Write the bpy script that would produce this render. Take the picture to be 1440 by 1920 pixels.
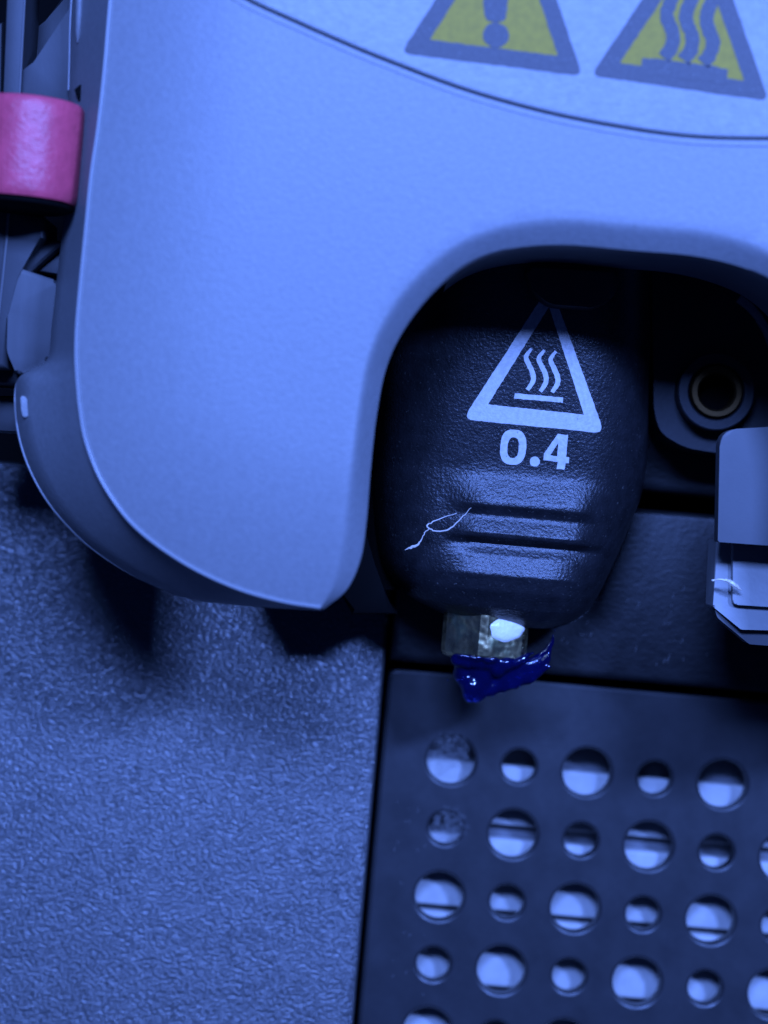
import bpy, bmesh, math, random
import numpy as np
from mathutils import Vector, Matrix
from mathutils.geometry import delaunay_2d_cdt

random.seed(7)
rng = np.random.default_rng(7)
for o in list(bpy.data.objects):
    bpy.data.objects.remove(o)
scene = bpy.context.scene
MM = 0.001
ROLL = math.radians(5.0)      # the phone was held 5 degrees off plumb
CAMD = 160.0                  # mm from lens to the front of the cover
PXMM = 74.0 / 1920            # mm per photograph pixel on the cover's front

# ------------------------------------------------------------------ camera
cd = bpy.data.cameras.new('camera')
cam = bpy.data.objects.new('camera', cd)
scene.collection.objects.link(cam)
ca, sa = math.cos(ROLL), math.sin(ROLL)
cx = Vector((ca, 0, sa)); cy = Vector((-sa, 0, ca)); cz = Vector((0, -1, 0))
m = Matrix((cx, cy, cz)).transposed().to_4x4()
m.translation = Vector((0, -CAMD * MM, 0))
cam.matrix_world = m
cd.sensor_fit = 'VERTICAL'; cd.sensor_height = 24; cd.sensor_width = 18
cd.lens = 24 * CAMD / 74.0
cd.clip_start = 0.005; cd.clip_end = 10
cd.dof.use_dof = True
cd.dof.focus_distance = 0.177
cd.dof.aperture_fstop = 15
scene.camera = cam

# ------------------------------------------------------------------ light
w = bpy.data.worlds.new('World'); scene.world = w; w.use_nodes = True
w.node_tree.nodes['Background'].inputs[0].default_value = (0.06, 0.16, 1.0, 1)
w.node_tree.nodes['Background'].inputs[1].default_value = 0.075

def area_light(name, loc_mm, target_mm, size_mm, power, color):
    l = bpy.data.lights.new(name, 'AREA'); l.shape = 'RECTANGLE'
    l.size = size_mm[0] * MM; l.size_y = size_mm[1] * MM
    l.energy = power; l.color = color
    o = bpy.data.objects.new(name, l); scene.collection.objects.link(o)
    o.location = Vector(loc_mm) * MM
    d = (Vector(target_mm) - Vector(loc_mm)).normalized()
    o.rotation_euler = d.to_track_quat('-Z', 'Y').to_euler()
    return o
# the machine's LED bar: in front, above and to the right of the toolhead
KD = Vector((0.50, -1.0, 0.41)).normalized() * 330
area_light('led_bar', KD + Vector((0, 10, 0)), (0, 10, 0), (44, 24), 2.1, (0.134, 0.272, 0.98))
# a second, weaker lamp straight in front and above
K2 = Vector((-0.07, -1.0, 0.45)).normalized() * 300
area_light('led_strip', K2 + Vector((0, 10, 0)), (0, 10, 0), (95, 50), 1.9, (0.134, 0.272, 0.98))

scene.render.engine = 'CYCLES'
scene.cycles.use_denoising = True
scene.cycles.max_bounces = 8
scene.render.resolution_x = 768; scene.render.resolution_y = 1024
scene.view_settings.view_transform = 'Standard'
scene.view_settings.look = 'None'
scene.view_settings.exposure = 0.0
scene.view_settings.gamma = 1.0
scene.view_settings.use_curve_mapping = False

# ------------------------------------------------------------------ helpers
def at(px, py, Y):
    """a point of the machine from its place in the photograph and its depth (mm)"""
    k = PXMM * (CAMD + Y) / CAMD
    r = (px - 720) * k; u = (960 - py) * k
    return (r * ca - u * sa, Y, r * sa + u * ca)

def xz(px, py, Y):
    p = at(px, py, Y); return (p[0], p[2])

ORIG = {}
def link(name, me, mat=None, parent=None, smooth=True, sharp=35, center=True):
    """mesh in world mm -> an object in metres with its origin in its own middle"""
    n = len(me.vertices)
    co = np.empty(n * 3, dtype=np.float64); me.vertices.foreach_get('co', co)
    co = co.reshape(-1, 3)
    c = (co.min(0) + co.max(0)) / 2 if center else np.zeros(3)
    me.vertices.foreach_set('co', ((co - c) * MM).ravel())
    me.update()
    o = bpy.data.objects.new(name, me)
    scene.collection.objects.link(o)
    base = ORIG.get(parent.name, np.zeros(3)) if parent else np.zeros(3)
    o.location = Vector((c - base) * MM)
    if parent: o.parent = parent
    ORIG[o.name] = c
    if mat is not None:
        for mm in (mat if isinstance(mat, (list, tuple)) else [mat]):
            me.materials.append(mm)
    if smooth:
        me.polygons.foreach_set('use_smooth', [True] * len(me.polygons))
        if sharp: me.set_sharp_from_angle(angle=math.radians(sharp))
    return o

def pydata(name, verts, faces, mat=None, parent=None, smooth=True, sharp=35, mi=None):
    me = bpy.data.meshes.new(name)
    me.from_pydata([tuple(v) for v in verts], [], faces)
    if mi is not None: me.polygons.foreach_set('material_index', mi)
    me.validate()
    return link(name, me, mat, parent, smooth, sharp)

def frombm(name, bm, mat=None, parent=None, smooth=True, sharp=35):
    bmesh.ops.recalc_face_normals(bm, faces=bm.faces)
    me = bpy.data.meshes.new(name); bm.to_mesh(me); bm.free()
    return link(name, me, mat, parent, smooth, sharp)

def empty(name, loc_mm, label=None, cat=None, group=None):
    o = bpy.data.objects.new(name, None); scene.collection.objects.link(o)
    o.empty_display_size = 0.005
    o.location = Vector(loc_mm) * MM; ORIG[o.name] = np.array(loc_mm, float)
    if label: tag(o, label, cat, group)
    return o

def tag(o, label=None, cat=None, group=None, kind=None):
    if label: o['label'] = label
    if cat: o['category'] = cat
    if group: o['group'] = group
    if kind: o['kind'] = kind
    return o

def spline(pts, per=8, closed=False):
    """Catmull-Rom through the points (any dimension)"""
    P = np.array(pts, float); n = len(P); out = []
    rngi = range(n if closed else n - 1)
    for i in rngi:
        if closed:
            p0, p1, p2, p3 = P[(i - 1) % n], P[i], P[(i + 1) % n], P[(i + 2) % n]
        else:
            p1, p2 = P[i], P[i + 1]
            p0 = P[i - 1] if i > 0 else 2 * p1 - p2
            p3 = P[i + 2] if i + 2 < n else 2 * p2 - p1
        for j in range(per):
            t = j / per
            out.append(0.5 * ((2 * p1) + (-p0 + p2) * t + (2 * p0 - 5 * p1 + 4 * p2 - p3) * t * t
                              + (-p0 + 3 * p1 - 3 * p2 + p3) * t ** 3))
    if not closed: out.append(P[-1])
    return np.array(out)

def inside(pts, loop):
    x, y = pts[:, 0], pts[:, 1]; L = np.array(loop); res = np.zeros(len(pts), bool)
    x1, y1 = L[:, 0], L[:, 1]; x2, y2 = np.roll(x1, -1), np.roll(y1, -1)
    for a, b, c, d in zip(x1, y1, x2, y2):
        if b == d: continue
        hit = ((b > y) != (d > y)) & (x < (c - a) * (y - b) / (d - b) + a)
        res ^= hit
    return res

def dist_to(pts, poly):
    """distance of points to an open polyline"""
    P = np.array(poly); best = np.full(len(pts), 1e9)
    for a, b in zip(P[:-1], P[1:]):
        ab = b - a; L = (ab ** 2).sum()
        if L < 1e-12: continue
        t = np.clip(((pts - a) @ ab) / L, 0, 1)
        best = np.minimum(best, np.hypot(*(pts - (a + t[:, None] * ab)).T))
    return best

def fill2d(loops, pts=None, rings=(), margin=0.0):
    """triangulate the area inside the loops (even-odd); rings are extra closed constraints"""
    V = []; E = []
    for L in list(loops) + list(rings):
        s = len(V); n = len(L)
        V += [(float(p[0]), float(p[1])) for p in L]
        E += [(s + i, s + (i + 1) % n) for i in range(n)]
    if pts is not None and len(pts):
        ok = np.zeros(len(pts), bool)
        for L in loops: ok ^= inside(pts, L)
        if margin:
            for L in list(loops) + list(rings):
                ok &= dist_to(pts, list(L) + [L[0]]) > margin
        V += [(float(p[0]), float(p[1])) for p in pts[ok]]
    v, e, f, *_ = delaunay_2d_cdt([Vector(p) for p in V], E, [], 0, 1e-5)
    v = np.array([(p.x, p.y) for p in v]); f = np.array([t for t in f if len(t) == 3])
    c = v[f].mean(1); ok = np.zeros(len(f), bool)
    for L in loops: ok ^= inside(c, L)
    return v, f[ok]

def grid_pts(x0, x1, z0, z1, step):
    gx, gz = np.meshgrid(np.arange(x0, x1, step), np.arange(z0, z1, step))
    return np.stack([gx.ravel(), gz.ravel()], 1) + 1e-3

def circle(cx_, cz_, r, n=48):
    return [(cx_ + r * math.cos(2 * math.pi * i / n), cz_ + r * math.sin(2 * math.pi * i / n)) for i in range(n)]

def slab(name, loop, Y0, Y1, mat, parent=None, bev=0.25, seg=2, tilt=None, sharp=35):
    """a solid with the outline loop [(x,z)] from depth Y0 (front) to Y1, front rim rounded"""
    bm = bmesh.new()
    f0 = [bm.verts.new((p[0], Y0, p[1])) for p in loop]
    f1 = [bm.verts.new((p[0], Y1, p[1])) for p in loop]
    n = len(loop)
    ff = bm.faces.new(f0); bm.faces.new(f1[::-1])
    for i in range(n):
        bm.faces.new((f0[i], f1[i], f1[(i + 1) % n], f0[(i + 1) % n]))
    if bev:
        bmesh.ops.bevel(bm, geom=list(ff.edges), offset=bev, offset_type='OFFSET', segments=seg, profile=0.5, affect='EDGES', clamp_overlap=True)
    if tilt:
        for v in bm.verts: v.co.y += tilt(v.co.x, v.co.z)
    big = [f for f in bm.faces if len(f.verts) > 4]
    bmesh.ops.triangulate(bm, faces=big)
    return frombm(name, bm, mat, parent, sharp=sharp)

def pxloop(pts, Y, smooth=0):
    L = [xz(a, b, Y) for a, b in pts]
    return [tuple(p) for p in spline(L, smooth, True)] if smooth else L

def round_loop(pts, r, n=5):
    """round the corners of a polygon; r is one radius or one per corner"""
    P = [np.array(p, float) for p in pts]; out = []; N = len(P)
    rr = r if isinstance(r, (list, tuple)) else [r] * N
    for i in range(N):
        a, b, c = P[i - 1], P[i], P[(i + 1) % N]
        u = a - b; v = c - b; lu, lv = np.linalg.norm(u), np.linalg.norm(v)
        d = min(rr[i], lu * 0.45, lv * 0.45)
        if d <= 1e-6: out.append(tuple(b)); continue
        p, q = b + u / lu * d, b + v / lv * d
        for k in range(n + 1):
            t = k / n
            out.append(tuple((1 - t) ** 2 * p + 2 * t * (1 - t) * b + t * t * q))
    return out

def tube(name, pts, rad, mat, parent=None, n=8, cap=True):
    """a round strand through 3-D points; rad a number or one per point"""
    P = np.array(pts, float); N = len(P)
    R = np.full(N, rad) if np.isscalar(rad) else np.array(rad, float)
    V = []; F = []
    up = np.array([0.13, -0.9, 0.4])
    for i in range(N):
        t = P[min(i + 1, N - 1)] - P[max(i - 1, 0)]; t /= np.linalg.norm(t) + 1e-9
        a = np.cross(t, up); a /= np.linalg.norm(a) + 1e-9; b = np.cross(t, a)
        for k in range(n):
            q = 2 * math.pi * k / n
            V.append(P[i] + R[i] * (math.cos(q) * a + math.sin(q) * b))
    for i in range(N - 1):
        for k in range(n):
            F.append((i * n + k, i * n + (k + 1) % n, (i + 1) * n + (k + 1) % n, (i + 1) * n + k))
    if cap:
        F.append(tuple(range(n))[::-1]); F.append(tuple((N - 1) * n + k for k in range(n)))
    if name is None: return V, F
    return pydata(name, V, F, mat, parent)

# ------------------------------------------------------------------ materials
def material(name, color, rough=0.5, spec=0.5, metal=0.0, bump=None, mottle=0.0, mscale=300, coat=0.0,
             stretch=(1, 1, 1), speck=None, sss=None, rvar=0.0, brough=0.55, pebble=None, transmission=0.0):
    """bump: list of (scale per metre, strength, distance mm, detail)"""
    mt = bpy.data.materials.new(name); mt.use_nodes = True
    nt = mt.node_tree; N = nt.nodes; L = nt.links
    b = N['Principled BSDF']
    b.inputs['Base Color'].default_value = (*color, 1)
    b.inputs['Roughness'].default_value = rough
    b.inputs['Specular IOR Level'].default_value = spec
    b.inputs['Metallic'].default_value = metal
    b.inputs['Coat Weight'].default_value = coat
    b.inputs['Transmission Weight'].default_value = transmission
    if sss:
        b.inputs['Subsurface Weight'].default_value = sss[0]
        b.inputs['Subsurface Radius'].default_value = sss[1]
        b.inputs['Subsurface Scale'].default_value = sss[2]
    tc = N.new('ShaderNodeTexCoord'); mp = N.new('ShaderNodeMapping')
    mp.inputs['Scale'].default_value = stretch
    L.new(tc.outputs['Object'], mp.inputs['Vector'])
    def noise(scale, detail=3, rgh=0.55, dist=0.0):
        n = N.new('ShaderNodeTexNoise'); n.inputs['Scale'].default_value = scale
        n.inputs['Detail'].default_value = detail; n.inputs['Roughness'].default_value = rgh
        n.inputs['Distortion'].default_value = dist
        L.new(mp.outputs[0], n.inputs['Vector']); return n
    prev = None
    for (sc, st, dmm, det) in (bump or []):
        n = noise(sc, det, brough)
        bp = N.new('ShaderNodeBump'); bp.inputs['Strength'].default_value = st
        bp.inputs['Distance'].default_value = dmm * MM
        L.new(n.outputs['Fac'], bp.inputs['Height'])
        if prev: L.new(prev.outputs[0], bp.inputs['Normal'])
        prev = bp
    if pebble:        # moulded grain: small domes, (scale, strength, height mm)
        vt = N.new('ShaderNodeTexVoronoi'); vt.feature = 'SMOOTH_F1'; vt.inputs['Scale'].default_value = pebble[0]
        vt.inputs['Smoothness'].default_value = 0.35; vt.inputs['Randomness'].default_value = 1.0
        wn = noise(pebble[0] * 0.35, 2)
        va = N.new('ShaderNodeVectorMath'); va.operation = 'MULTIPLY_ADD'
        va.inputs[1].default_value = (2.2 / pebble[0],) * 3
        L.new(wn.outputs['Color'], va.inputs[0]); L.new(mp.outputs[0], va.inputs[2]); L.new(va.outputs[0], vt.inputs['Vector'])
        iv = N.new('ShaderNodeMath'); iv.operation = 'SUBTRACT'; iv.inputs[0].default_value = 1.0
        L.new(vt.outputs['Distance'], iv.inputs[1])
        bp = N.new('ShaderNodeBump'); bp.inputs['Strength'].default_value = pebble[1]; bp.inputs['Distance'].default_value = pebble[2] * MM
        L.new(iv.outputs[0], bp.inputs['Height'])
        if prev: L.new(prev.outputs[0], bp.inputs['Normal'])
        prev = bp
    if prev: L.new(prev.outputs[0], b.inputs['Normal'])
    if mottle or speck:
        n = noise(mscale, 4)
        r = N.new('ShaderNodeMapRange')
        r.inputs['From Min'].default_value = 0.3; r.inputs['From Max'].default_value = 0.7
        r.inputs['To Min'].default_value = 1 - mottle; r.inputs['To Max'].default_value = 1 + mottle
        L.new(n.outputs['Fac'], r.inputs['Value'])
        mx = N.new('ShaderNodeMix'); mx.data_type = 'RGBA'; mx.blend_type = 'MULTIPLY'
        mx.inputs['Factor'].default_value = 1
        mx.inputs['A'].default_value = (*color, 1)
        L.new(r.outputs[0], mx.inputs['B'])
        out = mx.outputs['Result']
        if speck:     # (scale, threshold, colour): pale grains, for worn ink and for painted sparkle
            n2 = noise(speck[0], 2)
            r2 = N.new('ShaderNodeMapRange'); r2.inputs['From Min'].default_value = speck[1]
            r2.inputs['From Max'].default_value = speck[1] + 0.08
            L.new(n2.outputs['Fac'], r2.inputs['Value'])
            m2 = N.new('ShaderNodeMix'); m2.data_type = 'RGBA'
            L.new(r2.outputs[0], m2.inputs['Factor']); L.new(out, m2.inputs['A'])
            m2.inputs['B'].default_value = (*speck[2], 1)
            out = m2.outputs['Result']
        L.new(out, b.inputs['Base Color'])
    if rvar:
        n = noise(mscale * 1.7, 3)
        r = N.new('ShaderNodeMapRange'); r.inputs['To Min'].default_value = rough - rvar
        r.inputs['To Max'].default_value = rough + rvar
        L.new(n.outputs['Fac'], r.inputs['Value']); L.new(r.outputs[0], b.inputs['Roughness'])
    return mt

M = {}
M['grey'] = material('grey_plastic', (0.20, 0.20, 0.20), 0.46, 0.45, bump=[(3200, 0.5, 0.045, 3), (420, 0.1, 0.04, 2)], mottle=0.07, mscale=2300, rvar=0.08)
M['grey_dark'] = material('grey_plastic_side', (0.16, 0.16, 0.165), 0.5, 0.4, bump=[(4200, 0.25, 0.02, 2)], mottle=0.08, mscale=220)
M['rim_highlight'] = material('rim_highlight_grey', (0.24, 0.24, 0.24), 0.35, 0.5)  # lighter than the cover, so the rim's highlight is in the colour
M['clip'] = material('clip_shaded_plastic', (0.085, 0.085, 0.087), 0.5, 0.35, bump=[(4200, 0.25, 0.02, 2)], mottle=0.08, mscale=220)  # the clip's grey, darkened for the weaker light on its upper face
M['flank'] = material('flank_shaded_plastic', (0.040, 0.040, 0.042), 0.5, 0.35, bump=[(4200, 0.25, 0.02, 2)], mottle=0.12, mscale=300)  # grey plastic darkened to hold the shade on the flank
M['flank2'] = material('flank2_shaded_plastic', (0.032, 0.032, 0.034), 0.5, 0.35, bump=[(4200, 0.25, 0.02, 2)], mottle=0.12, mscale=300)  # flank grey again, with the shade put into the colour
M['flank3'] = material('flank_highlight_grey', (0.10, 0.10, 0.102), 0.4, 0.45)  # lighter grey that paints highlight lines on the flank's edges
M['duct'] = material('duct_shaded_plastic', (0.046, 0.046, 0.048), 0.45, 0.35, bump=[(4200, 0.25, 0.02, 2)], mottle=0.1, mscale=500, stretch=(3, 1, 0.3))  # duct's grey, darkened as well for the flank's shade
M['pocket'] = material('pocket_lit_plastic', (0.26, 0.26, 0.255), 0.5, 0.4, bump=[(2200, 0.4, 0.06, 2)], mottle=0.08, mscale=500)  # same clip plastic, lightened where the pocket faces the light
M['label'] = material('label_film', (0.205, 0.205, 0.2), 0.42, 0.5, bump=[(2600, 0.6, 0.05, 2)], mottle=0.12, mscale=1500)
M['yellow'] = material('label_yellow', (0.33, 0.225, 0.006), 0.5, 0.22, bump=[(4200, 0.3, 0.02, 2)], mottle=0.12, mscale=1800)
M['ink'] = material('label_ink', (0.055, 0.05, 0.052), 0.5, 0.35, bump=[(4200, 0.3, 0.02, 2)], mottle=0.16, mscale=3000, speck=(5200, 0.62, (0.13, 0.13, 0.13)))
M['pink'] = material('pink_plastic', (0.56, 0.062, 0.10), 0.42, 0.45, bump=[(1900, 0.9, 0.08, 3), (4200, 0.5, 0.05, 2)], mottle=0.12, mscale=900)
M['wall'] = material('black_grained_plastic', (0.060, 0.060, 0.062), 0.31, 0.85, pebble=(4600, 1.0, 0.1), bump=[(9000, 0.8, 0.035, 3)], stretch=(0.68, 1, 1.1), mottle=0.16, mscale=300, speck=(3300, 0.63, (0.15, 0.15, 0.152)))  # the pale specks paint sparkle onto the grain
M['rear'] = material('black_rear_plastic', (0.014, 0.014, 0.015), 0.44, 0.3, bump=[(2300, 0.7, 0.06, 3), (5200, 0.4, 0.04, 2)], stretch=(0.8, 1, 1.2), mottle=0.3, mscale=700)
M['black'] = material('black_plastic', (0.018, 0.018, 0.02), 0.5, 0.4, bump=[(3200, 0.3, 0.04, 2)], mottle=0.2, mscale=500)
M['panel'] = material('black_smooth_plastic', (0.024, 0.024, 0.026), 0.38, 0.5, bump=[(3400, 0.2, 0.02, 2), (500, 0.2, 0.05, 2)], mottle=0.16, mscale=300, rvar=0.08)
M['sock'] = material('black_silicone', (0.011, 0.011, 0.0125), 0.33, 0.42, bump=[(4200, 0.9, 0.065, 3), (1000, 0.25, 0.1, 2)], mottle=0.3, mscale=900, speck=(4300, 0.66, (0.06, 0.058, 0.055)))
M['print'] = material('white_print', (0.46, 0.45, 0.43), 0.55, 0.3, bump=[(3300, 0.6, 0.06, 3)], mottle=0.16, mscale=3200, speck=(4200, 0.70, (0.16, 0.16, 0.16)))
M['steel'] = material('nozzle_steel', (0.98, 0.80, 0.40), 0.29, 0.5, 1.0, bump=[(520, 1.0, 0.34, 2)], mottle=0.35, mscale=700, rvar=0.12)
M['brass'] = material('brass', (0.11, 0.066, 0.028), 0.55, 0.5, 1.0, bump=[(900, 0.2, 0.05, 2)])
M['white'] = material('pale_oval_surface', (0.88, 0.80, 0.70), 0.3, 0.5, bump=[(1100, 0.9, 0.14, 3)], mottle=0.1, mscale=900)
M['blue'] = material('blue_filament', (0.004, 0.007, 0.10), 0.12, 0.6, transmission=0.75, bump=[(700, 0.35, 0.12, 3)], mottle=0.3, mscale=600, coat=0.3)
M['strand'] = material('pale_strand', (0.55, 0.48, 0.40), 0.35, 0.5)
M['dust'] = material('grey_dust', (0.3, 0.3, 0.3), 0.8, 0.2)
M['slat'] = material('pale_slat_plastic', (0.46, 0.45, 0.43), 0.6, 0.3, bump=[(2600, 0.3, 0.05, 3)], mottle=0.12, mscale=500)
M['dark'] = material('shade_black', (0.003, 0.003, 0.0033), 0.7, 0.05)  # blacker than real plastic, stands in for deep shade

# ------------------------------------------------------------------ the setting behind the toolhead
WY = 34.0                                             # depth of the machine's back face
def box_loop(x0, x1, z0, z1): return [(x0, z0), (x1, z0), (x1, z1), (x0, z1)]

seam_x = xz(706, 1420, WY)[0]                         # right edge of the grained wall
panel_x = xz(724, 1400, WY + 2.2)[0]                        # left edge of the perforated panel
panel_top = xz(1080, 1290, WY + 2.2)[1]
rear_bot = xz(1080, 1268, WY)[1]
wall_top = xz(20, 866, WY)[1]

bk = slab('back_wall', box_loop(-130, 130, -110, 130), WY + 18, WY + 20, M['dark'], bev=0)
tag(bk, kind='structure')

def fine_slab(name, loop, Y0, Y1, mat, bev=0.5, **k):
    return slab(name, loop, Y0, Y1, mat, bev=bev, seg=3, **k)

gw = fine_slab('grained_wall', box_loop(-120, seam_x, -100, wall_top), WY, WY + 6, M['wall'], bev=0.6)
tag(gw, kind='structure')

rp = empty('rear_panel', (10, WY, rear_bot), 'black grained plastic panel behind the nozzle, above the perforated panel', 'panel')
rear_top = xz(1290, 962, WY)[1]
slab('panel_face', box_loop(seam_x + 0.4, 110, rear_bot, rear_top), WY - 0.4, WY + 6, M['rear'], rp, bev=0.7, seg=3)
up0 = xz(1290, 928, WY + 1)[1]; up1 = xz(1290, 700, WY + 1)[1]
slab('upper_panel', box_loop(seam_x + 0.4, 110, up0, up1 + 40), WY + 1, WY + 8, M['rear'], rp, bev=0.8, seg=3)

# perforated panel -----------------------------------------------------------
pp = empty('perforated_panel', (20, WY, -60), 'smooth black panel perforated with large and small round holes', 'perforated panel')
PY = WY + 2.2; PT = 1.6
x1p, z0p = 95.0, -75.0
h0 = np.array(xz(846, 1426, PY)); pitch = 127.8 * PXMM * (CAMD + PY) / CAMD
holes = []
for r in range(-0, 8):
    for c in range(0, 14):
        x = h0[0] + c * pitch; z = h0[1] - r * pitch
        big = (r + c) % 2 == 0
        if x < x1p - 4 and z > z0p + 4:
            holes.append((x, z, 0.355 * pitch if big else 0.247 * pitch))
outer = round_loop(box_loop(panel_x, x1p, z0p, panel_top), 0.9, 4)
SEG = 40
rim = 0.28
in_loops = [circle(x, z, r + rim, SEG) for x, z, r in holes]
gp = grid_pts(panel_x, x1p, z0p, panel_top, 3.1)
v2, f2 = fill2d([outer] + in_loops, gp, margin=0.6)
V = [(p[0], PY, p[1]) for p in v2]; F = [tuple(t) for t in f2]
for (x, z, r) in holes:
    prof = [(r + rim, PY), (r + rim * 0.35, PY + rim * 0.3), (r, PY + rim), (r * 1.0, PY + PT)]
    s = len(V)
    for (rr, yy) in prof:
        V += [(x + rr * math.cos(2 * math.pi * i / SEG), yy, z + rr * math.sin(2 * math.pi * i / SEG)) for i in range(SEG)]
    for k in range(len(prof) - 1):
        for i in range(SEG):
            j = (i + 1) % SEG
            F.append((s + k * SEG + i, s + k * SEG + j, s + (k + 1) * SEG + j, s + (k + 1) * SEG + i))
# the outer rim, rounded, and the back sheet
n = len(outer); cxp = np.array(outer).mean(0)
s = len(V)
for (off, yy) in [(0, PY), (0.25, PY + 0.12), (0.4, PY + 0.5), (0.4, PY + PT)]:
    for p in outer:
        sx = -1 if p[0] < cxp[0] else 1; sz = -1 if p[1] < cxp[1] else 1
        V.append((p[0] + sx * off, yy, p[1] + sz * off))
for k in range(3):
    for i in range(n):
        j = (i + 1) % n
        F.append((s + k * n + i, s + k * n + j, s + (k + 1) * n + j, s + (k + 1) * n + i))
bm = bmesh.new()
bv = [bm.verts.new(v) for v in V]
for t in F:
    try: bm.faces.new([bv[i] for i in t])
    except ValueError: pass
bmesh.ops.remove_doubles(bm, verts=bm.verts, dist=0.004)
frombm('plate', bm, M['panel'], pp, sharp=12)

# pale louvre seen through the holes
lv = empty('louvre', (20, WY + 5, -60), 'pale slatted louvre seen through the round holes of the panel', 'louvre')
sy = PY + PT + 1.5
tops = [1452, 1590, 1737, 1880, 2022, 2160]
bots = [1566, 1727, 1870, 2012, 2150, 2290]
for a, b in zip(tops, bots):
    z1 = xz(1150, a, sy)[1]; z0 = xz(1150, b, sy)[1]
    slab('slat', box_loop(panel_x + 1, 90, z0, z1), sy, sy + 1.2, M['slat'], lv, bev=0.35, seg=3, tilt=lambda x, z, zz=z0: -0.05 * (z - zz))
slab('backing', box_loop(panel_x + 1, 90, z0 - 1, xz(1150, 1330, sy)[1]), sy + 1.35, sy + 3.4, M['grey_dark'], lv, bev=0)

# ------------------------------------------------------------------ toolhead
th = empty('toolhead', (0, 10, -8), 'grey plastic printer toolhead with warning label and arched opening', 'toolhead')

outer_pairs = [((250, -900), (180, -900)), ((225, -300), (155, -300)), ((200, 0), (134, 0)), ((190, 120), (130, 120)), ((178, 230), (127, 230)),
    ((165, 320), (123, 320)), ((155, 420), (118, 420)), ((145, 520), (107, 520)), ((138, 600), (97, 610)), ((136, 655), (89, 672)),
    ((137, 690), (60, 692)), ((139, 720), (32, 714)), ((143, 762), (29, 770)), ((153, 820), (40, 835)), ((175, 882), (64, 897)),
    ((205, 935), (102, 957)), ((245, 985), (160, 1018)), ((300, 1030), (230, 1068)), ((370, 1073), (305, 1106)),
    ((450, 1108), (378, 1128)), ((530, 1130), (500, 1139)), ((600, 1141), (603, 1145))]
notch_pairs = [((600, 1141), (606, 1143)), ((620, 1092), (650, 1106)), ((634, 1020), (676, 1050)), ((646, 930), (687, 980)),
    ((659, 840), (695, 880)), ((671, 750), (706, 780)), ((687, 670), (724, 690)), ((721, 590), (757, 618)), ((775, 520), (812, 547)),
    ((850, 458), (880, 492)), ((940, 422), (960, 466)), ((1050, 408), (1060, 459)), ((1190, 419), (1190, 470))]
oF = spline([p[0] for p in outer_pairs], 7); oB = spline([p[1] for p in outer_pairs], 7)
nF = spline([p[0] for p in notch_pairs], 9); nB = spline([p[1] for p in notch_pairs], 9)
oF = np.array([xz(a, b, 0) for a, b in oF]); nF = np.array([xz(a, b, 0) for a, b in nF])
no = len(oF); nn = len(nF)
SIDE_Y = 9.0
oBy = np.array([SIDE_Y if i < no - 22 else SIDE_Y - (SIDE_Y - 4.5) * ((i - (no - 22)) / 21) ** 1.3 for i in range(no)])
oB = np.array([xz(a, b, y) for (a, b), y in zip(oB, oBy)])
NY = np.interp(np.linspace(0, 1, nn), [0, 0.5, 0.75, 1], [2.6, 2.5, 1.4, 1.3])
nB = np.array([xz(a, b, y) for (a, b), y in zip(nB, NY)])
XM = nF[-1][0]                                         # axis of symmetry of the arch
mirror = lambda A: np.stack([2 * XM - A[:, 0], A[:, 1]], 1)[::-1]

# height of the front surface: it rolls away towards the outer edge
contour_out = oF
def dome(pts):
    pts = np.array(pts); q = pts.copy(); q[:, 0] = np.where(q[:, 0] > XM, 2 * XM - q[:, 0], q[:, 0])
    d = dist_to(q, contour_out)
    return 1.9 * np.clip(1 - d / 12.0, 0, 1) ** 2.2

# curved groove round the warning label, symmetrical about the cover's middle
gl = [xz(a, b, 0) for a, b in ((330, -620), (300, -400), (305, -230), (335, -120), (385, -52), (455, 0), (560, 49), (640, 84), (720, 117), (870, 173), (1020, 215), (1160, 243), (1290, 261))]
GX = gl[-1][0]
gl = gl + [(2 * GX - a, b) for a, b in gl[-2::-1]]
groove = spline(gl, 10, False); groove = groove[:, :]
gt = np.gradient(groove, axis=0); gn = np.stack([-gt[:, 1], gt[:, 0]], 1); gn /= np.linalg.norm(gn, axis=1)[:, None]   # points inwards (up)
outline = np.concatenate([oF[:-1], nF[:-1], mirror(nF)[:-1], mirror(oF)])
dense = grid_pts(-32, 40, -10, 46, 1.1); coarse = grid_pts(-32, 110, 40, 92, 5.0)
rings = [groove + gn * d for d in (-0.40, -0.20, 0.20, 0.36)]
v2, f2 = fill2d([outline], np.concatenate([dense, coarse]), rings, margin=0.25)
y2 = dome(v2)
y2 += np.where(dist_to(v2, groove) < 0.23, 0.5, 0.0)
V = [(p[0], y, p[1]) for p, y in zip(v2, y2)]; F = [tuple(t) for t in f2]
def loft(curves, rev=False):
    """curves: list of 3-D point lists of the same length"""
    s = len(V); n = len(curves[0])
    for c in curves: V.extend([tuple(p) for p in c])
    for k in range(len(curves) - 1):
        for i in range(n - 1):
            q = (s + k * n + i, s + k * n + i + 1, s + (k + 1) * n + i + 1, s + (k + 1) * n + i)
            F.append(q[::-1] if rev else q)
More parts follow.
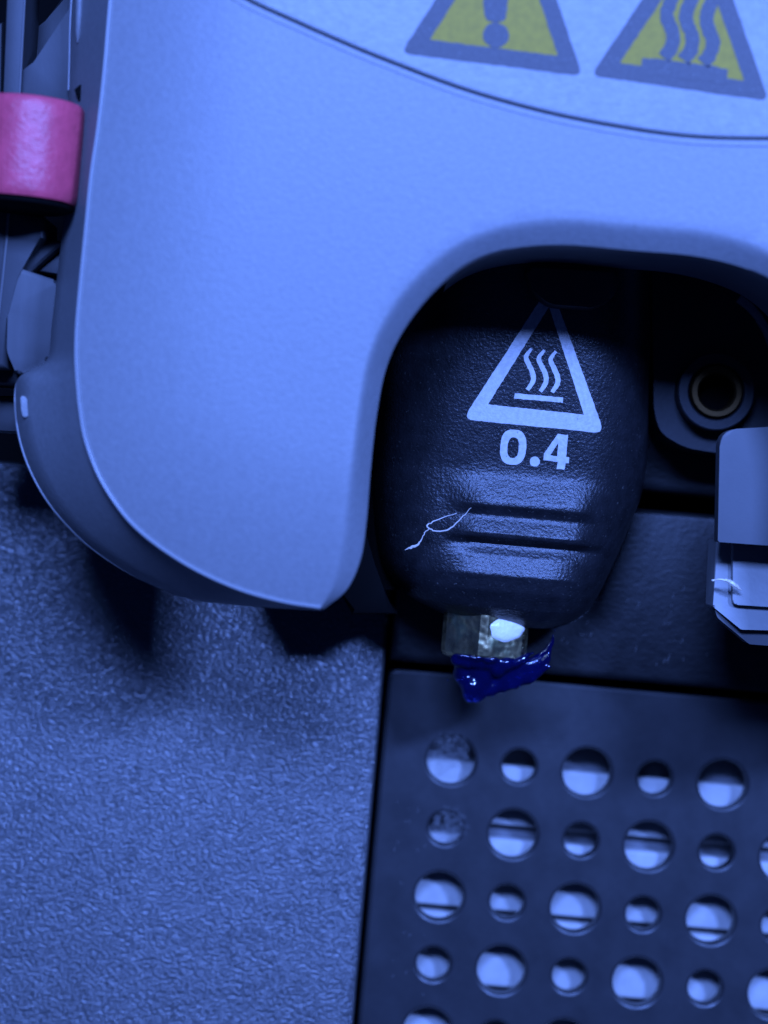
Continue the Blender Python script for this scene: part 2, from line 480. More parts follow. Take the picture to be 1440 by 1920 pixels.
def side(F2, B2, by, flip):
    f0 = dome(F2); L = []
    d = B2 - F2
    out = np.zeros_like(F2)
    t = np.gradient(F2, axis=0); nrm = np.stack([t[:, 1], -t[:, 0]], 1); nrm /= np.linalg.norm(nrm, axis=1)[:, None]
    if flip: nrm = -nrm
    L.append([(p[0], y, p[1]) for p, y in zip(F2, f0)])
    for a, yy in ((0.05, -0.09), (0.12, -0.13), (0.19, -0.09), (0.24, 0.32)):
        q = F2 + nrm * (-a); L.append([(p[0], y + yy, p[1]) for p, y in zip(q, f0)])
    base = F2 - nrm * 0.24
    q = F2 - nrm * 0.10
    for s_ in (0.06, 0.25, 0.5, 0.75, 1.0):
        qq = base + (B2 - base) * s_; yb = (f0 + 0.32) + (by - f0 - 0.32) * s_
        L.append([(p[0], y, p[1]) for p, y in zip(qq, yb)])
    end = L[-1]
    L.append([(p[0] + 0.0, p[1] + 0.6, p[2]) for p in end])
    return L
sideL = side(oF, oB, oBy, False)
loft(sideL)
mo = mirror(oF); mb = mirror(oB)
loft(side(mo, mb, oBy[::-1], False))
def notch_rows(A, B, f0, NY):
    L = []
    for s_, h_ in ((0, 0), (0.10, 0.025), (0.2, 0.08), (0.3, 0.17), (0.42, 0.30), (0.6, 0.51), (0.8, 0.75), (0.94, 0.92), (1.0, 1.0)):
        p2 = A + (B - A) * s_
        yy = f0 + (NY - f0) * h_
        L.append([(p[0], y, p[1]) for p, y in zip(p2, yy)])
    L.append([(p[0], max(4.0, p[1] + 0.8), p[2]) for p in L[-1]])
    return L
loft(notch_rows(nF, nB, dome(nF), NY))
loft(notch_rows(mirror(nF), mirror(nB), dome(mirror(nF)), NY[::-1]))
bm = bmesh.new(); bv = [bm.verts.new(v) for v in V]
for t in F:
    try: bm.faces.new([bv[i] for i in t])
    except ValueError: pass
bmesh.ops.remove_doubles(bm, verts=bm.verts, dist=0.01)
cover = frombm('front_cover', bm, M['grey'], th, sharp=42)

# beads in lighter grey painting the highlight on the front edge and flank's rear edge
sel = [i for i in range(no)]
tube('edge_highlight', [(p[0] - 0.02, y - 0.02, p[1]) for p, y in zip(oF, dome(oF))], 0.125, M['rim_highlight'], th, 10)
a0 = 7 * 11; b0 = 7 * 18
tube('edge_highlight', [(p[0], y + 0.05, p[1]) for p, y in zip(oB[a0:b0], oBy[a0:b0])], np.interp(np.arange(b0 - a0), [0, 6, (b0 - a0) * 0.5, b0 - a0], [0.02, 0.11, 0.10, 0.01]), M['rim_highlight'], th, 10)
tube('edge_highlight', [(p[0], y + 0.05, p[1]) for p, y in zip(oB[:7 * 4 - 3], oBy[:7 * 4 - 3])], 0.12, M['rim_highlight'], th, 10)

# label disc inside the groove, a hair proud of the cover
lab = [tuple(p) for p in groove + gn * 0.46]
v2, f2 = fill2d([lab], grid_pts(-20, 90, -5, 90, 4.0), margin=0.5)
pydata('warning_label', [(p[0], y - 0.05, p[1]) for p, y in zip(v2, dome(v2))], [tuple(t)[::-1] for t in f2], M['label'], cover)

def wobble(loop, amp, step=0.35):
    """printed edge: resampled and slightly ragged"""
    P = np.array(list(loop) + [loop[0]], float); out = []
    for a, b in zip(P[:-1], P[1:]):
        n_ = max(1, int(np.linalg.norm(b - a) / step))
        for i in range(n_): out.append(a + (b - a) * i / n_)
    out = np.array(out)
    return out + rng.normal(0, amp, out.shape)

def flat_print(name, groups, ysurf, parent, mats):
    """groups: list of (loops in xz, material slot, lift mm); one printed mark, several inks"""
    V = []; F = []; mi = []
    for loops, slot, lift in groups:
        allp = np.concatenate([np.array(l) for l in loops]); lo, hi = allp.min(0), allp.max(0)
        v2, f2 = fill2d(loops, grid_pts(lo[0], hi[0], lo[1], hi[1], 0.6), margin=0.12)
        s = len(V); ys = ysurf(v2)
        V += [(p[0], y - lift, p[1]) for p, y in zip(v2, ys)]
        for t in f2: F.append((int(t[0]) + s, int(t[2]) + s, int(t[1]) + s)); mi.append(slot)
    return pydata(name, V, F, mats, parent, smooth=True, sharp=None, mi=mi)

def px2(pts): return [xz(a, b, 0) for a, b in pts]
def inset(tri, d):
    T = [np.array(p) for p in tri]; c = sum(T) / 3; out = []
    for i in range(3):
        a, b, e = T[i - 1], T[i], T[(i + 1) % 3]
        u = (a - b) / np.linalg.norm(a - b); v = (e - b) / np.linalg.norm(e - b)
        ang = math.acos(np.clip(u @ v, -1, 1)); bis = (u + v) / np.linalg.norm(u + v)
        out.append(b + bis * d / math.sin(ang / 2))
    return out
def stroke(pts, width, per=6):
    P = spline(pts, per); t = np.gradient(P, axis=0); nrm = np.stack([-t[:, 1], t[:, 0]], 1)
    nrm /= np.linalg.norm(nrm, axis=1)[:, None]
    W = width if np.isscalar(width) else np.interp(np.linspace(0, 1, len(P)), np.linspace(0, 1, len(width)), width)[:, None]
    return [tuple(p) for p in np.concatenate([P + nrm * W / 2, (P - nrm * W / 2)[::-1]])]
lift0 = 0.09
# triangle with the exclamation mark
T1 = px2([(752, 100), (1092, 143), (966, -236)])
o1 = wobble(round_loop(T1, 0.7), 0.016); i1 = wobble(round_loop(inset(T1, 1.22), 0.15), 0.016)
mk = [wobble(round_loop(px2([(906, 14), (956, 14), (962, -95), (930, -112), (898, -95)]), 0.5), 0.025),
      wobble(px2([(930 + 25 * math.cos(a), 66 + 24 * math.sin(a)) for a in np.linspace(0, 6.283, 17)[:-1]]), 0.03)]
mk[0] = wobble(round_loop(px2([(908, 40), (948, 43), (962, -80), (935, -110), (902, -85)]), 0.6), 0.025)
flat_print('warning_triangle', [([o1, i1], 1, lift0), ([i1], 0, lift0 - 0.02), ([mk[0]], 1, lift0 + 0.02), ([mk[1]], 1, lift0 + 0.02)], dome, cover, [M['yellow'], M['ink']])
# triangle with the hot-surface sign
T2 = px2([(1108, 142), (1441, 190), (1317, -170)])
o2 = wobble(round_loop(T2, 0.7), 0.016); i2 = wobble(round_loop(inset(T2, 1.2), 0.15), 0.016)
def wave(x, y):
    return wobble(stroke(px2([(x - 2, y - 150), (x + 14, y - 120), (x + 2, y - 85), (x - 2, y - 62), (x + 10, y - 30), (x + 6, y - 5), (x - 8, y + 14)]), 1.0), 0.03)
bar = wobble(stroke(px2([(1203, 124), (1283, 133), (1363, 144)]), 1.22), 0.035)
flat_print('warning_triangle', [([o2, i2], 1, lift0), ([i2], 0, lift0 - 0.02), ([bar], 1, lift0 + 0.02)]
           + [([wave(x, y)], 1, lift0 + 0.02) for x, y in ((1252, 95), (1288, 100), (1326, 105))], dome, cover, [M['yellow'], M['ink']])

# inner lining above the arch, and its latch tab
Lr = []
full = np.concatenate([nB[int(nn * 0.70):], mirror(nB)[1:int(nn * 0.62)]])
for yy, off in ((3.4, 0.15), (6, 0.2), (11, 0.25), (15.5, 0.3), (15.5, 9.0)):
    Lr.append([(p[0], yy, p[1] + off) for p in full])
V = []; F = []
loft(Lr)
pydata('arch_lining', V, F, M['grey_dark'], th)
slab('latch_tab', round_loop(pxloop([(985, 500), (1165, 512), (1150, 560), (1112, 577), (1030, 570), (1000, 545)], 14.5), 0.6), 14.5, 19, M['black'], th, bev=0.4, seg=3)
# left flank: frame pieces behind the cover's edge
FY = 10.0
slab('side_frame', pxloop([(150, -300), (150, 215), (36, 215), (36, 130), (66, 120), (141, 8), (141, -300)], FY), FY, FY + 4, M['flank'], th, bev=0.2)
slab('side_rib', pxloop([(14, -60), (49, -60), (41, 90), (33, 260), (26, 395), (-4, 395), (6, 200)], 9.0), 9.0, 16, M['flank2'], th, bev=0.15, seg=3)
tube('edge_highlight', [at(x, y, 9.05) for x, y in ((49, -60), (41, 90), (33, 240))], 0.10, M['flank3'], th, 8)  # tube added as the highlight on the rib's edge
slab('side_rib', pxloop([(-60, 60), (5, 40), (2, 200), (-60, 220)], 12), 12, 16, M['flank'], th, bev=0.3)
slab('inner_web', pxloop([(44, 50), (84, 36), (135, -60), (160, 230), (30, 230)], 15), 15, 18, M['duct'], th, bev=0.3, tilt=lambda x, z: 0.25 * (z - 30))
slab('side_plate', pxloop([(-40, 388), (16, 392), (68, 398), (85, 408), (84, 448), (34, 500), (24, 520), (12, 600), (12, 690), (-40, 690)], 8.8), 8.8, 15, M['flank2'], th, bev=0.35, seg=3)
tube('edge_highlight', [at(x, y, 8.7) for x, y in ((16, 396), (12, 450), (5, 520), (-4, 600))], 0.11, M['flank3'], th, 8)  # added tube, a painted highlight line on the plate
slab('strut', pxloop([(84, 449), (118, 452), (114, 462), (58, 512), (26, 505)], 10), 10, 15, M['black'], th, bev=0.3)
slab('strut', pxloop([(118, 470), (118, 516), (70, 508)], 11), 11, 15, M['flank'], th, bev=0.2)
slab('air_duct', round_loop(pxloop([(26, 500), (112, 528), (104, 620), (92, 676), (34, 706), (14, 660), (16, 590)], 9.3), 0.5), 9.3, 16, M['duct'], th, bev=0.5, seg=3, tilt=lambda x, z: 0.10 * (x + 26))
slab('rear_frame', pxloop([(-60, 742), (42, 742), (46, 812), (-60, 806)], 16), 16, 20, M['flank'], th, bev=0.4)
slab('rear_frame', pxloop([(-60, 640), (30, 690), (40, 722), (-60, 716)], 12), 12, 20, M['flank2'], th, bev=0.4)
# small light tongue in the flank's slot and a raised bead catching light in place of the bright groove above
tube('groove_glint_bead', [at(x, y, 7.45) for x, y in ((152, -120), (151, -40), (149, 30), (147, 62), (145, 80))], [0.34, 0.34, 0.32, 0.25, 0.05], M['grey'], th, 12)
slab('notch_shade', pxloop([(139, 168), (150, 158), (155, 160), (154, 192), (146, 188)], 6.7), 6.7, 12, M['dark'], th, bev=0.05)  # black slab standing in for the shade inside a notch
slab('clip_tongue', round_loop(pxloop([(38, 742), (46, 742), (55, 755), (56, 778), (44, 784), (40, 770)], 7.75), 0.15), 7.75, 10, M['label'], th, bev=0.15)

# pink cutter lever: an upright drum segment with rounded rims
lc = at(53, 286, 5.6); LRAD = 3.95; lh = 3.78
prof = [(-lh - 0.0, 0.0), (-lh, LRAD - 0.5), (-lh + 0.12, LRAD - 0.2), (-lh + 0.4, LRAD - 0.04), (-lh + 0.8, LRAD)] + \
       [(z, LRAD + 0.05 * math.cos(z / lh * 1.5)) for z in np.linspace(-lh + 1.4, lh - 1.4, 8)] + \
       [(lh - 0.8, LRAD), (lh - 0.4, LRAD - 0.04), (lh - 0.12, LRAD - 0.2), (lh, LRAD - 0.5), (lh, 0.0)]
V = []; F = []; NS = 64
for z, r in prof:
    for k in range(NS):
        a = 2 * math.pi * k / NS; V.append((lc[0] + r * math.sin(a), lc[1] - r * math.cos(a), lc[2] + z))
for i in range(len(prof) - 1):
    for k in range(NS):
        F.append((i * NS + k, i * NS + (k + 1) % NS, (i + 1) * NS + (k + 1) % NS, (i + 1) * NS + k))
lever = pydata('cutter_lever', V, F, M['pink'], th)
lever['label'] = 'glossy pink lever drum on the left flank'
V = []; F = []
for rr_, zz_ in ((0.0, -lh - 0.02), (LRAD - 0.12, -lh - 0.02), (LRAD - 0.25, -lh - 0.3), (LRAD - 0.9, -lh - 0.55), (0.0, -lh - 0.55)):
    V += [(lc[0] + rr_ * math.sin(2 * math.pi * k / 48), lc[1] - rr_ * math.cos(2 * math.pi * k / 48), lc[2] + zz_) for k in range(48)]
for q_ in range(4):
    for k in range(48): F.append((q_ * 48 + k, q_ * 48 + (k + 1) % 48, (q_ + 1) * 48 + (k + 1) % 48, (q_ + 1) * 48 + k))
pydata('lever_shade_disc', V, F, M['dark'], th)  # black disc added as the shade on the lever's underside
slab('lever_shade_strip', pxloop([(-40, 370), (126, 384), (120, 396), (-40, 384)], 8.6), 8.6, 10.9, M['dark'], th, bev=0.2)  # dark strip added for the shade below the lever

# ------------------------------------------------------------------ hotend
he = empty('hotend', at(905, 1300, 22), 'black silicone hotend marked 0.4 with hot surface sign and metal nozzle', 'hotend')
SY = 18.5
# (photo row, left edge, right edge, front offset mm) of the silicone boot
rows = [(470, 742, 1232), (600, 722, 1238), (720, 708, 1236), (820, 700, 1236), (900, 697, 1226), (960, 698, 1204), (1020, 703, 1180), (1070, 712, 1158),
        (1105, 728, 1142), (1138, 762, 1124), (1163, 812, 1096), (1180, 856, 1056)]
rows = [(y, (l + r) / 2, (r - l) / 2) for y, l, r in rows]
rs = spline(rows, 10)
rr = np.array([(*xz(c, y + (c - 965) * math.tan(ROLL), SY), h * PXMM * (CAMD + SY) / CAMD) for y, c, h in rs])  # x, z, half width
order = np.argsort(rr[:, 1]); RZ, RX, RW = rr[order, 1], rr[order, 0], rr[order, 2]
def zrow(py): return xz(1000, py, SY)[1]
prof_px = [(400, 0.0), (870, 0.0), (900, -0.10), (945, -0.66), (954, -0.68), (964, -0.42), (972, -0.25), (980, -0.32), (988, -0.45), (1006, -0.72), (1014, -0.62),
           (1021, 0.1), (1027, 0.5), (1034, 0.42), (1048, 0.15), (1085, -0.12), (1115, 0.3), (1148, 1.3), (1166, 2.3), (1182, 3.6)]
PZ = np.array([zrow(p[0]) for p in prof_px])[::-1]; PF = np.array([p[1] for p in prof_px])[::-1]
WX0, WX1 = xz(868, 1000, SY)[0], xz(1120, 1000, SY)[0]
base_px = [(400, 0.0), (1052, 0.0), (1085, 0.05), (1115, 0.4), (1148, 1.3), (1166, 2.3), (1182, 3.6)]
BZ = np.array([zrow(p[0]) for p in base_px])[::-1]; BF = np.array([p[1] for p in base_px])[::-1]
LZ = zrow(890)
def sm(t): t = np.clip(t, 0, 1); return t * t * (3 - 2 * t)
def sock_y(p):
    p = np.atleast_2d(np.array(p, float)); x, z = p[:, 0], p[:, 1]
    c = np.interp(z, RZ, RX); h = np.interp(z, RZ, RW); u = np.clip((x - c) / h, -1, 1)
    win = sm((x - WX0 + 1.9) / 3.6) * sm((WX1 + 1.7 - x) / 3.4)
    f = np.interp(z, BZ, BF) * (1 - win) + np.interp(z, PZ, PF) * win
    lean = 0.12 * np.clip(z - LZ, 0, None) - 0.0
    return SY + 0.9 - lean + f + 7.5 * (1 - np.sqrt(np.clip(1 - np.abs(u) ** 3.6, 0, 1)))
V = []; F = []
zs = np.concatenate([np.linspace(RZ[-1], zrow(890), 50), np.linspace(zrow(890), RZ[0], 110)[1:]])
us = np.sin(np.linspace(-1, 1, 91) * math.pi / 2 * 0.985) ; us = us / us.max()
for z in zs:
    c = np.interp(z, RZ, RX); h = np.interp(z, RZ, RW)
    P = np.stack([c + us * h, np.full_like(us, z)], 1)
    V += [(a, y, b) for (a, b), y in zip(P, sock_y(P))]
nu = len(us)
for i in range(len(zs) - 1):
    for k in range(nu - 1):
        F.append((i * nu + k, (i + 1) * nu + k, (i + 1) * nu + k + 1, i * nu + k + 1))
# the back of the boot
s = len(V)
for i, z in enumerate(zs):
    a = V[i * nu]; b = V[i * nu + nu - 1]
    V.append((a[0], SY + 8.5, z)); V.append((b[0], SY + 8.5, z))
for i in range(len(zs) - 1):
    F.append((i * nu, s + 2 * i, s + 2 * i + 2, (i + 1) * nu))
    F.append((i * nu + nu - 1, (i + 1) * nu + nu - 1, s + 2 * i + 3, s + 2 * i + 1))
    F.append((s + 2 * i, s + 2 * i + 1, s + 2 * i + 3, s + 2 * i + 2))
e = (len(zs) - 1) * nu
F.append(tuple(range(e, e + nu)) + (s + 2 * len(zs) - 1, s + 2 * len(zs) - 2))
bm = bmesh.new(); bv = [bm.verts.new(v) for v in V]
for t in F: bm.faces.new([bv[i] for i in t])
sock = frombm('silicone_sock', bm, M['sock'], he, sharp=60)

def spx(pts): return [xz(a, b, SY) for a, b in pts]
T3 = spx([(868, 786), (1136, 812), (1030, 535)])
o3 = wobble(round_loop(T3, [0.95, 0.95, 0.5]), 0.012, 0.2); i3 = wobble(round_loop(spx([(915, 758), (1096, 777), (1028, 577)]), 0.06), 0.012, 0.2)
def swave(x, y):
    return wobble(stroke(spx([(x + 2, y - 77), (x - 8, y - 62), (x - 3, y - 48), (x + 5, y - 30), (x + 5, y - 16), (x - 5, y)]), [0.22, 0.36, 0.4, 0.42, 0.4, 0.3]), 0.012, 0.15)
flat_print('hot_surface_sign', [([o3, i3], 0, 0.03), ([wobble(stroke(spx([(965, 742), (1010, 746), (1056, 750)]), 0.42), 0.012, 0.15)], 0, 0.03)]
           + [([swave(x, y)], 0, 0.03) for x, y in ((994, 731), (1018, 734), (1040, 736))], sock_y, sock, [M['print']])
def ell(cx_, cy_, a, b, n_=28, p=2.6, tilt=0.07):
    out = []
    for i in range(n_):
        t = 2 * math.pi * i / n_; c, s_ = math.cos(t), math.sin(t)
        x = a * math.copysign(abs(c) ** (2 / p), c); y = b * math.copysign(abs(s_) ** (2 / p), s_)
        out.append((cx_ + x - y * tilt, cy_ + y + x * tilt))
    return out
zero_o = wobble(spx(ell(963, 838, 24.5, 33)), 0.01, 0.2); zero_i = wobble(spx(ell(963, 839, 10.5, 19.5)), 0.01, 0.2)
dot = wobble(spx(ell(1004, 865, 9.5, 9.5, 16, 2.0)), 0.01, 0.2)
four_o = wobble(spx([(1047, 813), (1066, 815), (1063, 856), (1069, 857), (1068, 868), (1062, 868), (1060, 880), (1045, 879), (1047, 866), (1020, 862), (1021, 850)]), 0.01, 0.2)
four_i = wobble(spx([(1048, 830), (1046, 855), (1033, 853)]), 0.008, 0.2)
flat_print('size_marking', [([zero_o, zero_i], 0, 0.03), ([dot], 0, 0.03), ([four_o, four_i], 0, 0.03)], sock_y, sock, [M['print']])

slab('wall_shade_block', round_loop(pxloop([(655, 560), (1150, 560), (1120, 1110), (672, 1105)], 26.7), 0.8), 26.7, 29.2, M['dark'], he, bev=0.5)  # block added behind the boot to cast shadow on the wall
slab('wall_shade_bracket', pxloop([(590, 560), (688, 560), (686, 1000), (694, 1060), (712, 1110), (745, 1152), (660, 1152), (625, 1090), (590, 1020)], 21.5), 21.5, 29.0, M['dark'], he, bev=0.4)  # added piece behind the cover's leg, shaped to throw the wall's dark wedge
# nozzle: hexagon, shoulder, cone
NYC = SY + 7.0
nc = at(912, 1165, NYC); kn = PXMM * (CAMD + NYC) / CAMD
ztop = nc[2] + 1.2; zhex = at(912, 1232, NYC)[2]; ztip = at(905, 1302, NYC)[2]
HR = 87 * kn / math.cos(math.radians(16))
bm = bmesh.new()
NH = 72
def ring_hex(r, z, round_=0.0):
    L = []
    for k in range(NH):
        a = 2 * math.pi * k / NH - math.radians(5)
        d = (a + math.radians(5)) % (math.pi / 3) - math.pi / 6            # from the middle of a flat
        dv = math.pi / 6 - abs(d)                                        # from the nearest corner
        hr = min(r * math.cos(math.pi / 6) / math.cos(d), 0.955 * r / math.cos(dv))
        q = hr * (1 - round_) + r * 0.93 * round_
        L.append(bm.verts.new((nc[0] + q * math.sin(a), nc[1] - q * math.cos(a), z)))
    return L
prof = [(HR * 0.98, ztop, 0.0), (HR, ztop - 0.25, 0.0), (HR, zhex + 0.7, 0.0), (HR * 0.995, zhex + 0.3, 0.12), (HR * 0.93, zhex, 0.7), (HR * 0.72, zhex - 0.25, 1), (HR * 0.66, zhex - 0.6, 1), (0.85, ztip + 0.25, 1), (0.7, ztip, 1), (0.2, ztip, 1)]
R_ = [ring_hex(*p) for p in prof]
for a, b in zip(R_[:-1], R_[1:]):
    for k in range(NH): bm.faces.new((a[k], a[(k + 1) % NH], b[(k + 1) % NH], b[k]))
bm.faces.new(R_[-1]); bm.faces.new(R_[0][::-1])
nozzle = frombm('nozzle', bm, M['steel'], he, sharp=12)
# pale raised oval on the nozzle's right-hand flat
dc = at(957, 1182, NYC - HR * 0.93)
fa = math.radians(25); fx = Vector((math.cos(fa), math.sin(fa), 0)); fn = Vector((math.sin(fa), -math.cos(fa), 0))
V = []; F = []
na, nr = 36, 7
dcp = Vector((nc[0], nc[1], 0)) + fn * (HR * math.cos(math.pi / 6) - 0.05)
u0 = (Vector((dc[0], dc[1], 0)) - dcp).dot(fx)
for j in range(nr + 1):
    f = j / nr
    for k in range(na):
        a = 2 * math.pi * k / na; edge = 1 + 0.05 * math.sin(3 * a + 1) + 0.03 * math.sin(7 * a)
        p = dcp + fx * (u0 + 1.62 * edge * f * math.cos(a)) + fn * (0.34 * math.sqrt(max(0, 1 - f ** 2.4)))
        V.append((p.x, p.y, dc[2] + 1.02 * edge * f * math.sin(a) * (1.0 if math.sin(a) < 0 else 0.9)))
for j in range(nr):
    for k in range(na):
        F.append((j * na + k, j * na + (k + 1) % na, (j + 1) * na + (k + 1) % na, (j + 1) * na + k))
oval = pydata('pale_oval', V, F, M['white'], nozzle)

# mount behind the hotend, with its brass insert
hm = empty('hotend_mount', at(1330, 850, 27), 'black mounting block with a brass threaded insert, right of the hotend', 'mount')
mb_ = round_loop(pxloop([(1222, 480), (1620, 480), (1620, 850), (1350, 850), (1285, 840), (1238, 812), (1226, 770)], 27), 1.0)
slab('block', mb_, 27, 33.5, M['black'], hm, bev=0.9, seg=4)
ic = at(1337, 737, 26.4)
def ring_mesh(name, c, r0, r1, y0, y1, mat, parent, n_=48):
    bm = bmesh.new(); R = []
    for r, y in ((r1, y1), (r1, y0 + 0.1), (r1 - 0.1, y0), (r0 + 0.15, y0), (r0, y0 + 0.15), (r0, y1)):
        R.append([bm.verts.new((c[0] + r * math.cos(2 * math.pi * i / n_), y, c[2] + r * math.sin(2 * math.pi * i / n_))) for i in range(n_)])
    for a, b in zip(R[:-1], R[1:]):
        for i in range(n_): bm.faces.new((a[i], a[(i + 1) % n_], b[(i + 1) % n_], b[i]))
    return frombm(name, bm, mat, parent)
ring_mesh('boss', ic, 2.25, 3.2, 24.6, 27.2, M['black'], hm)
ring_mesh('brass_insert', ic, 1.5, 2.15, 24.2, 27.2, M['brass'], hm)
slab('bore_shade', circle(ic[0], ic[2], 1.8, 32), 26.7, 26.95, M['dark'], hm, bev=0)  # solid black disc painting the darkness of the hole
tube('rim_edge', [at(x, y, 24) for x, y in ((1385, 560), (1405, 575), (1422, 595), (1438, 622), (1450, 655), (1456, 700))], 0.35, M['grey'], hm, 10)

# ------------------------------------------------------------------ grey clip on the right
CY = 13.0
gcp = empty('grey_clip', at(1440, 1200, CY + 4), 'light grey plastic clip with a square pocket at the right edge', 'clip')
up = round_loop(pxloop([(1350, 806), (1600, 790), (1600, 1036), (1346, 1016)], CY), [1.3, 0, 0, 0.1])
slab('clip_body', up, CY, CY + 2.0, M['clip'], gcp, bev=0.45, seg=4)
lo_ = round_loop(pxloop([(1351, 1013), (1600, 1034), (1600, 1190), (1388, 1180), (1338, 1138)], CY + 2.9), [0, 0, 0, 0.15, 0.15])
x0c = lo_[0][0]; z0c = lo_[0][1]
slab('pocket_frame', lo_, CY + 2.9, CY + 7, M['pocket'], gcp, bev=0.18, seg=3, tilt=lambda x, z: 0.42 * (z - z0c + 6))
sq = round_loop(pxloop([(1381, 1020), (1600, 1040), (1600, 1146), (1500, 1142), (1375, 1134)], CY + 2.2), [0, 0, 0, 0, 0.4])
slab('pocket_floor', sq, CY + 2.08, CY + 4, M['pocket'], gcp, bev=0.12, seg=2, tilt=lambda x, z: 0.42 * (z - z0c + 6))
slab('lower_edge', round_loop(pxloop([(1340, 1142), (1388, 1182), (1600, 1192), (1600, 1222), (1405, 1208), (1345, 1158)], CY + 3.4), 0.2), CY + 3.4, CY + 6, M['clip'], gcp, bev=0.3, seg=3)

# ------------------------------------------------------------------ oozed blue filament hanging from the nozzle
def blob(name, balls, mat, label, cat, voxel=0.16):
    bm = bmesh.new()
    for (x, y, z, r, sx_, sy_, sz_) in balls:
        m4 = Matrix.Translation((x, y, z)) @ Matrix.Diagonal((sx_, sy_, sz_, 1))
        bmesh.ops.create_icosphere(bm, subdivisions=2, radius=r, matrix=m4)
    o = frombm(name, bm, mat, None, sharp=None)
    md = o.modifiers.new('remesh', 'REMESH'); md.mode = 'VOXEL'; md.voxel_size = voxel * MM; md.use_smooth_shade = True
    s1 = o.modifiers.new('smooth', 'SMOOTH'); s1.factor = 0.6; s1.iterations = 5
    return tag(o, label, cat)
balls = []
def chain(a, b, n_, r0, r1, Y0, Y1, j=0.05):
    for i in range(n_):
        t = i / (n_ - 1); p = at(a[0] + (b[0] - a[0]) * t, a[1] + (b[1] - a[1]) * t, Y0 + (Y1 - Y0) * t)
        r = r0 + (r1 - r0) * t
        balls.append((p[0] + random.gauss(0, j), p[1], p[2] + random.gauss(0, j), r, 1, 1, 1))
FYY = NYC - 1.6
chain((862, 1246), (884, 1290), 8, 0.55, 0.8, FYY - 0.6, FYY)
chain((886, 1284), (893, 1304), 5, 0.95, 0.7, FYY - 0.4, FYY - 0.2)
chain((900, 1262), (900, 1292), 6, 1.3, 0.9, FYY, FYY)
chain((856, 1238), (945, 1244), 10, 0.55, 0.75, FYY - 1.3, FYY - 1.0)
chain((862, 1228), (925, 1236), 9, 0.18, 0.3, FYY - 2.0, FYY - 1.9, 0.06)
chain((958, 1246), (998, 1226), 7, 0.5, 0.2, FYY - 0.9, FYY - 0.6, 0.08)
chain((1000, 1262), (1048, 1206), 14, 0.16, 0.06, FYY - 0.3, FYY - 1.0, 0.03)
chain((928, 1232), (932, 1256), 5, 0.3, 0.7, FYY - 1.5, FYY - 1.0)
chain((870, 1262), (975, 1266), 12, 1.0, 0.8, FYY, FYY + 0.3, 0.1)
chain((868, 1254), (884, 1302), 8, 0.75, 0.75, FYY, FYY - 0.3)
chain((940, 1262), (1016, 1240), 9, 0.9, 0.55, FYY + 0.4, FYY + 0.1, 0.1)
chain((890, 1250), (1000, 1256), 10, 1.0, 0.75, FYY, FYY + 0.4)
chain((895, 1296), (985, 1272), 9, 0.85, 0.6, FYY, FYY + 0.3)
chain((985, 1264), (1025, 1236), 8, 0.7, 0.42, FYY + 0.3, FYY)
chain((1010, 1250), (1036, 1200), 10, 0.45, 0.2, FYY + 0.2, FYY - 0.2, 0.07)
chain((1022, 1244), (1042, 1180), 12, 0.34, 0.13, FYY, FYY - 0.6, 0.04)
chain((995, 1272), (1030, 1248), 8, 0.42, 0.2, FYY, FYY - 0.4, 0.05)
blob('filament_ooze', balls, M['blue'], 'glossy dark blue filament ooze clinging to the nozzle tip', 'filament')

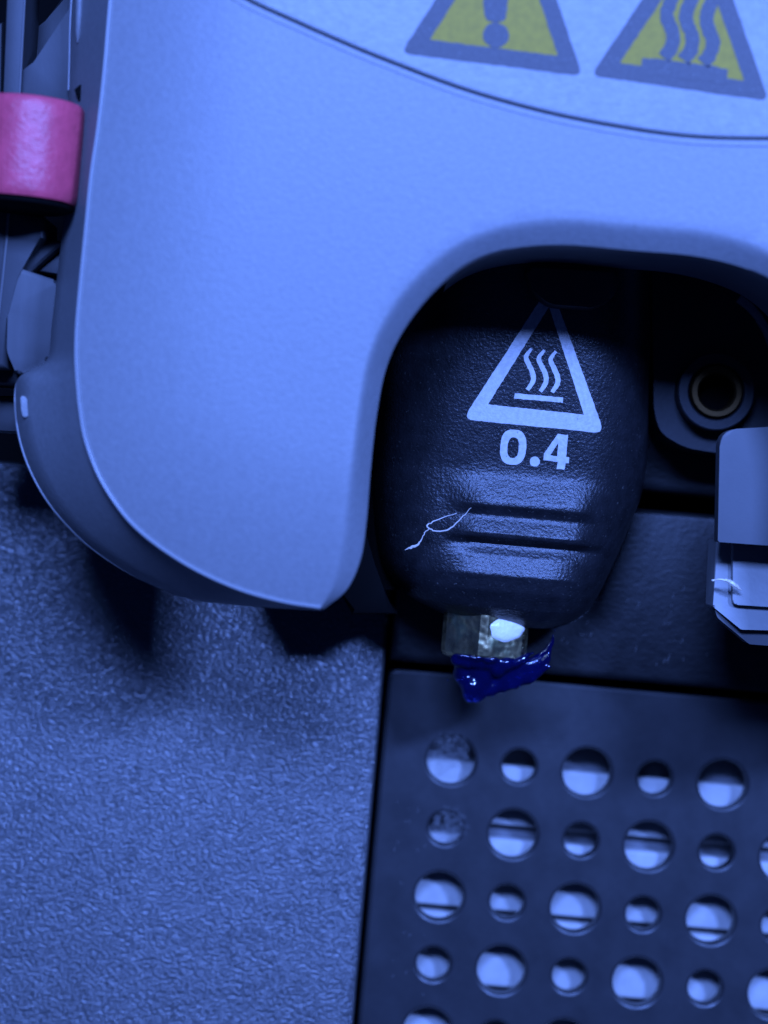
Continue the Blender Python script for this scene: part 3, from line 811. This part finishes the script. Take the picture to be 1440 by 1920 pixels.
# ------------------------------------------------------------------ fine strands
def strand(name, paths, label, cat, mat):
    V = []; F = []
    for pts, rad in paths:
        P = spline(pts, 5); R = np.interp(np.linspace(0, 1, len(P)), np.linspace(0, 1, len(rad)), rad)
        P = P + rng.normal(0, 0.02, P.shape)
        v, f = tube(None, P, R, None, n=7); s = len(V)
        V += v; F += [tuple(i + s for i in q) for q in f]
    return tag(pydata(name, V, F, mat), label, cat)
wy = SY - 0.9
wp = lambda L, Y: [at(a, b, Y) for a, b in L]
strand('plastic_wisp', [
    (wp([(884, 952), (868, 968), (850, 986), (838, 994), (818, 996), (804, 991), (802, 984), (822, 974), (856, 962)], wy), [0.02, 0.05, 0.07, 0.06, 0.07, 0.05, 0.02]),
    (wp([(806, 991), (796, 999), (791, 1010), (783, 1021), (772, 1026), (759, 1031)], wy), [0.04, 0.045, 0.04, 0.09, 0.13, 0.02])],
    'pale curled plastic wisp stuck on the silicone hotend', 'wisp', M['strand'])
strand('plastic_wisp', [
    (wp([(1335, 1088), (1345, 1087), (1358, 1087), (1370, 1092), (1381, 1100), (1391, 1107)], CY + 1.9), [0.09, 0.07, 0.12, 0.22, 0.2, 0.04])],
    'tiny pale plastic sliver on the left side of the grey clip', 'sliver', M['strand'])

# lint caught in the two left-hand holes
def lint(px, py, label, n_=420):
    V = []; F = []
    c = np.array(at(px, py, PY + 0.1))
    for i in range(n_):
        a = random.uniform(0, 6.283); r = 1.5 * math.sqrt(random.random())
        p = c + np.array([r * math.cos(a), random.uniform(-0.3, 0.5), r * 1.1 * math.sin(a)])
        d = rng.normal(0, 1, 3); d[1] *= 0.35; d /= np.linalg.norm(d); k = rng.normal(0, 0.25, 3)
        L_ = random.uniform(0.2, 0.6)
        pts = [p + d * L_ * t + k * L_ * t * t for t in np.linspace(0, 1, 4)]
        v, f = tube(None, pts, 0.008, None, n=3); s = len(V)
        V += v; F += [tuple(q + s for q in g) for g in f]
    o = pydata('lint_tuft', V, F, M['dust'])
    return tag(o, label, 'lint')
lint(846, 1408, 'faint grey lint tuft over the first hole of the top row')
lint(844, 1545, 'faint grey lint tuft over the first hole of the second row')

# loose dust on the black panels
V = []; F = []
for i in range(60):
    if i < 35: px, py, Y = random.uniform(1040, 1340), random.uniform(980, 1250), WY - 0.45
    else: px, py, Y = random.uniform(735, 800), random.uniform(1500, 1900), PY - 0.05
    p = np.array(at(px, py, Y))
    a = math.radians(random.gauss(55, 18)); L_ = random.uniform(0.12, 0.6) * (0.5 if i >= 35 else 1)
    pts = [p + np.array([math.cos(a) * t * L_, -0.02 * math.sin(t * 3), math.sin(a) * t * L_]) for t in (0, 0.5, 1)]
    v, f = tube(None, pts, [0.01, 0.02, 0.008], None, n=4); s = len(V)
    V += v; F += [tuple(q + s for q in g) for g in f]
tag(pydata('dust', V, F, M['dust']), 'loose pale dust fibres on the black panels', 'dust', kind='stuff')
print('objects', len(bpy.data.objects))
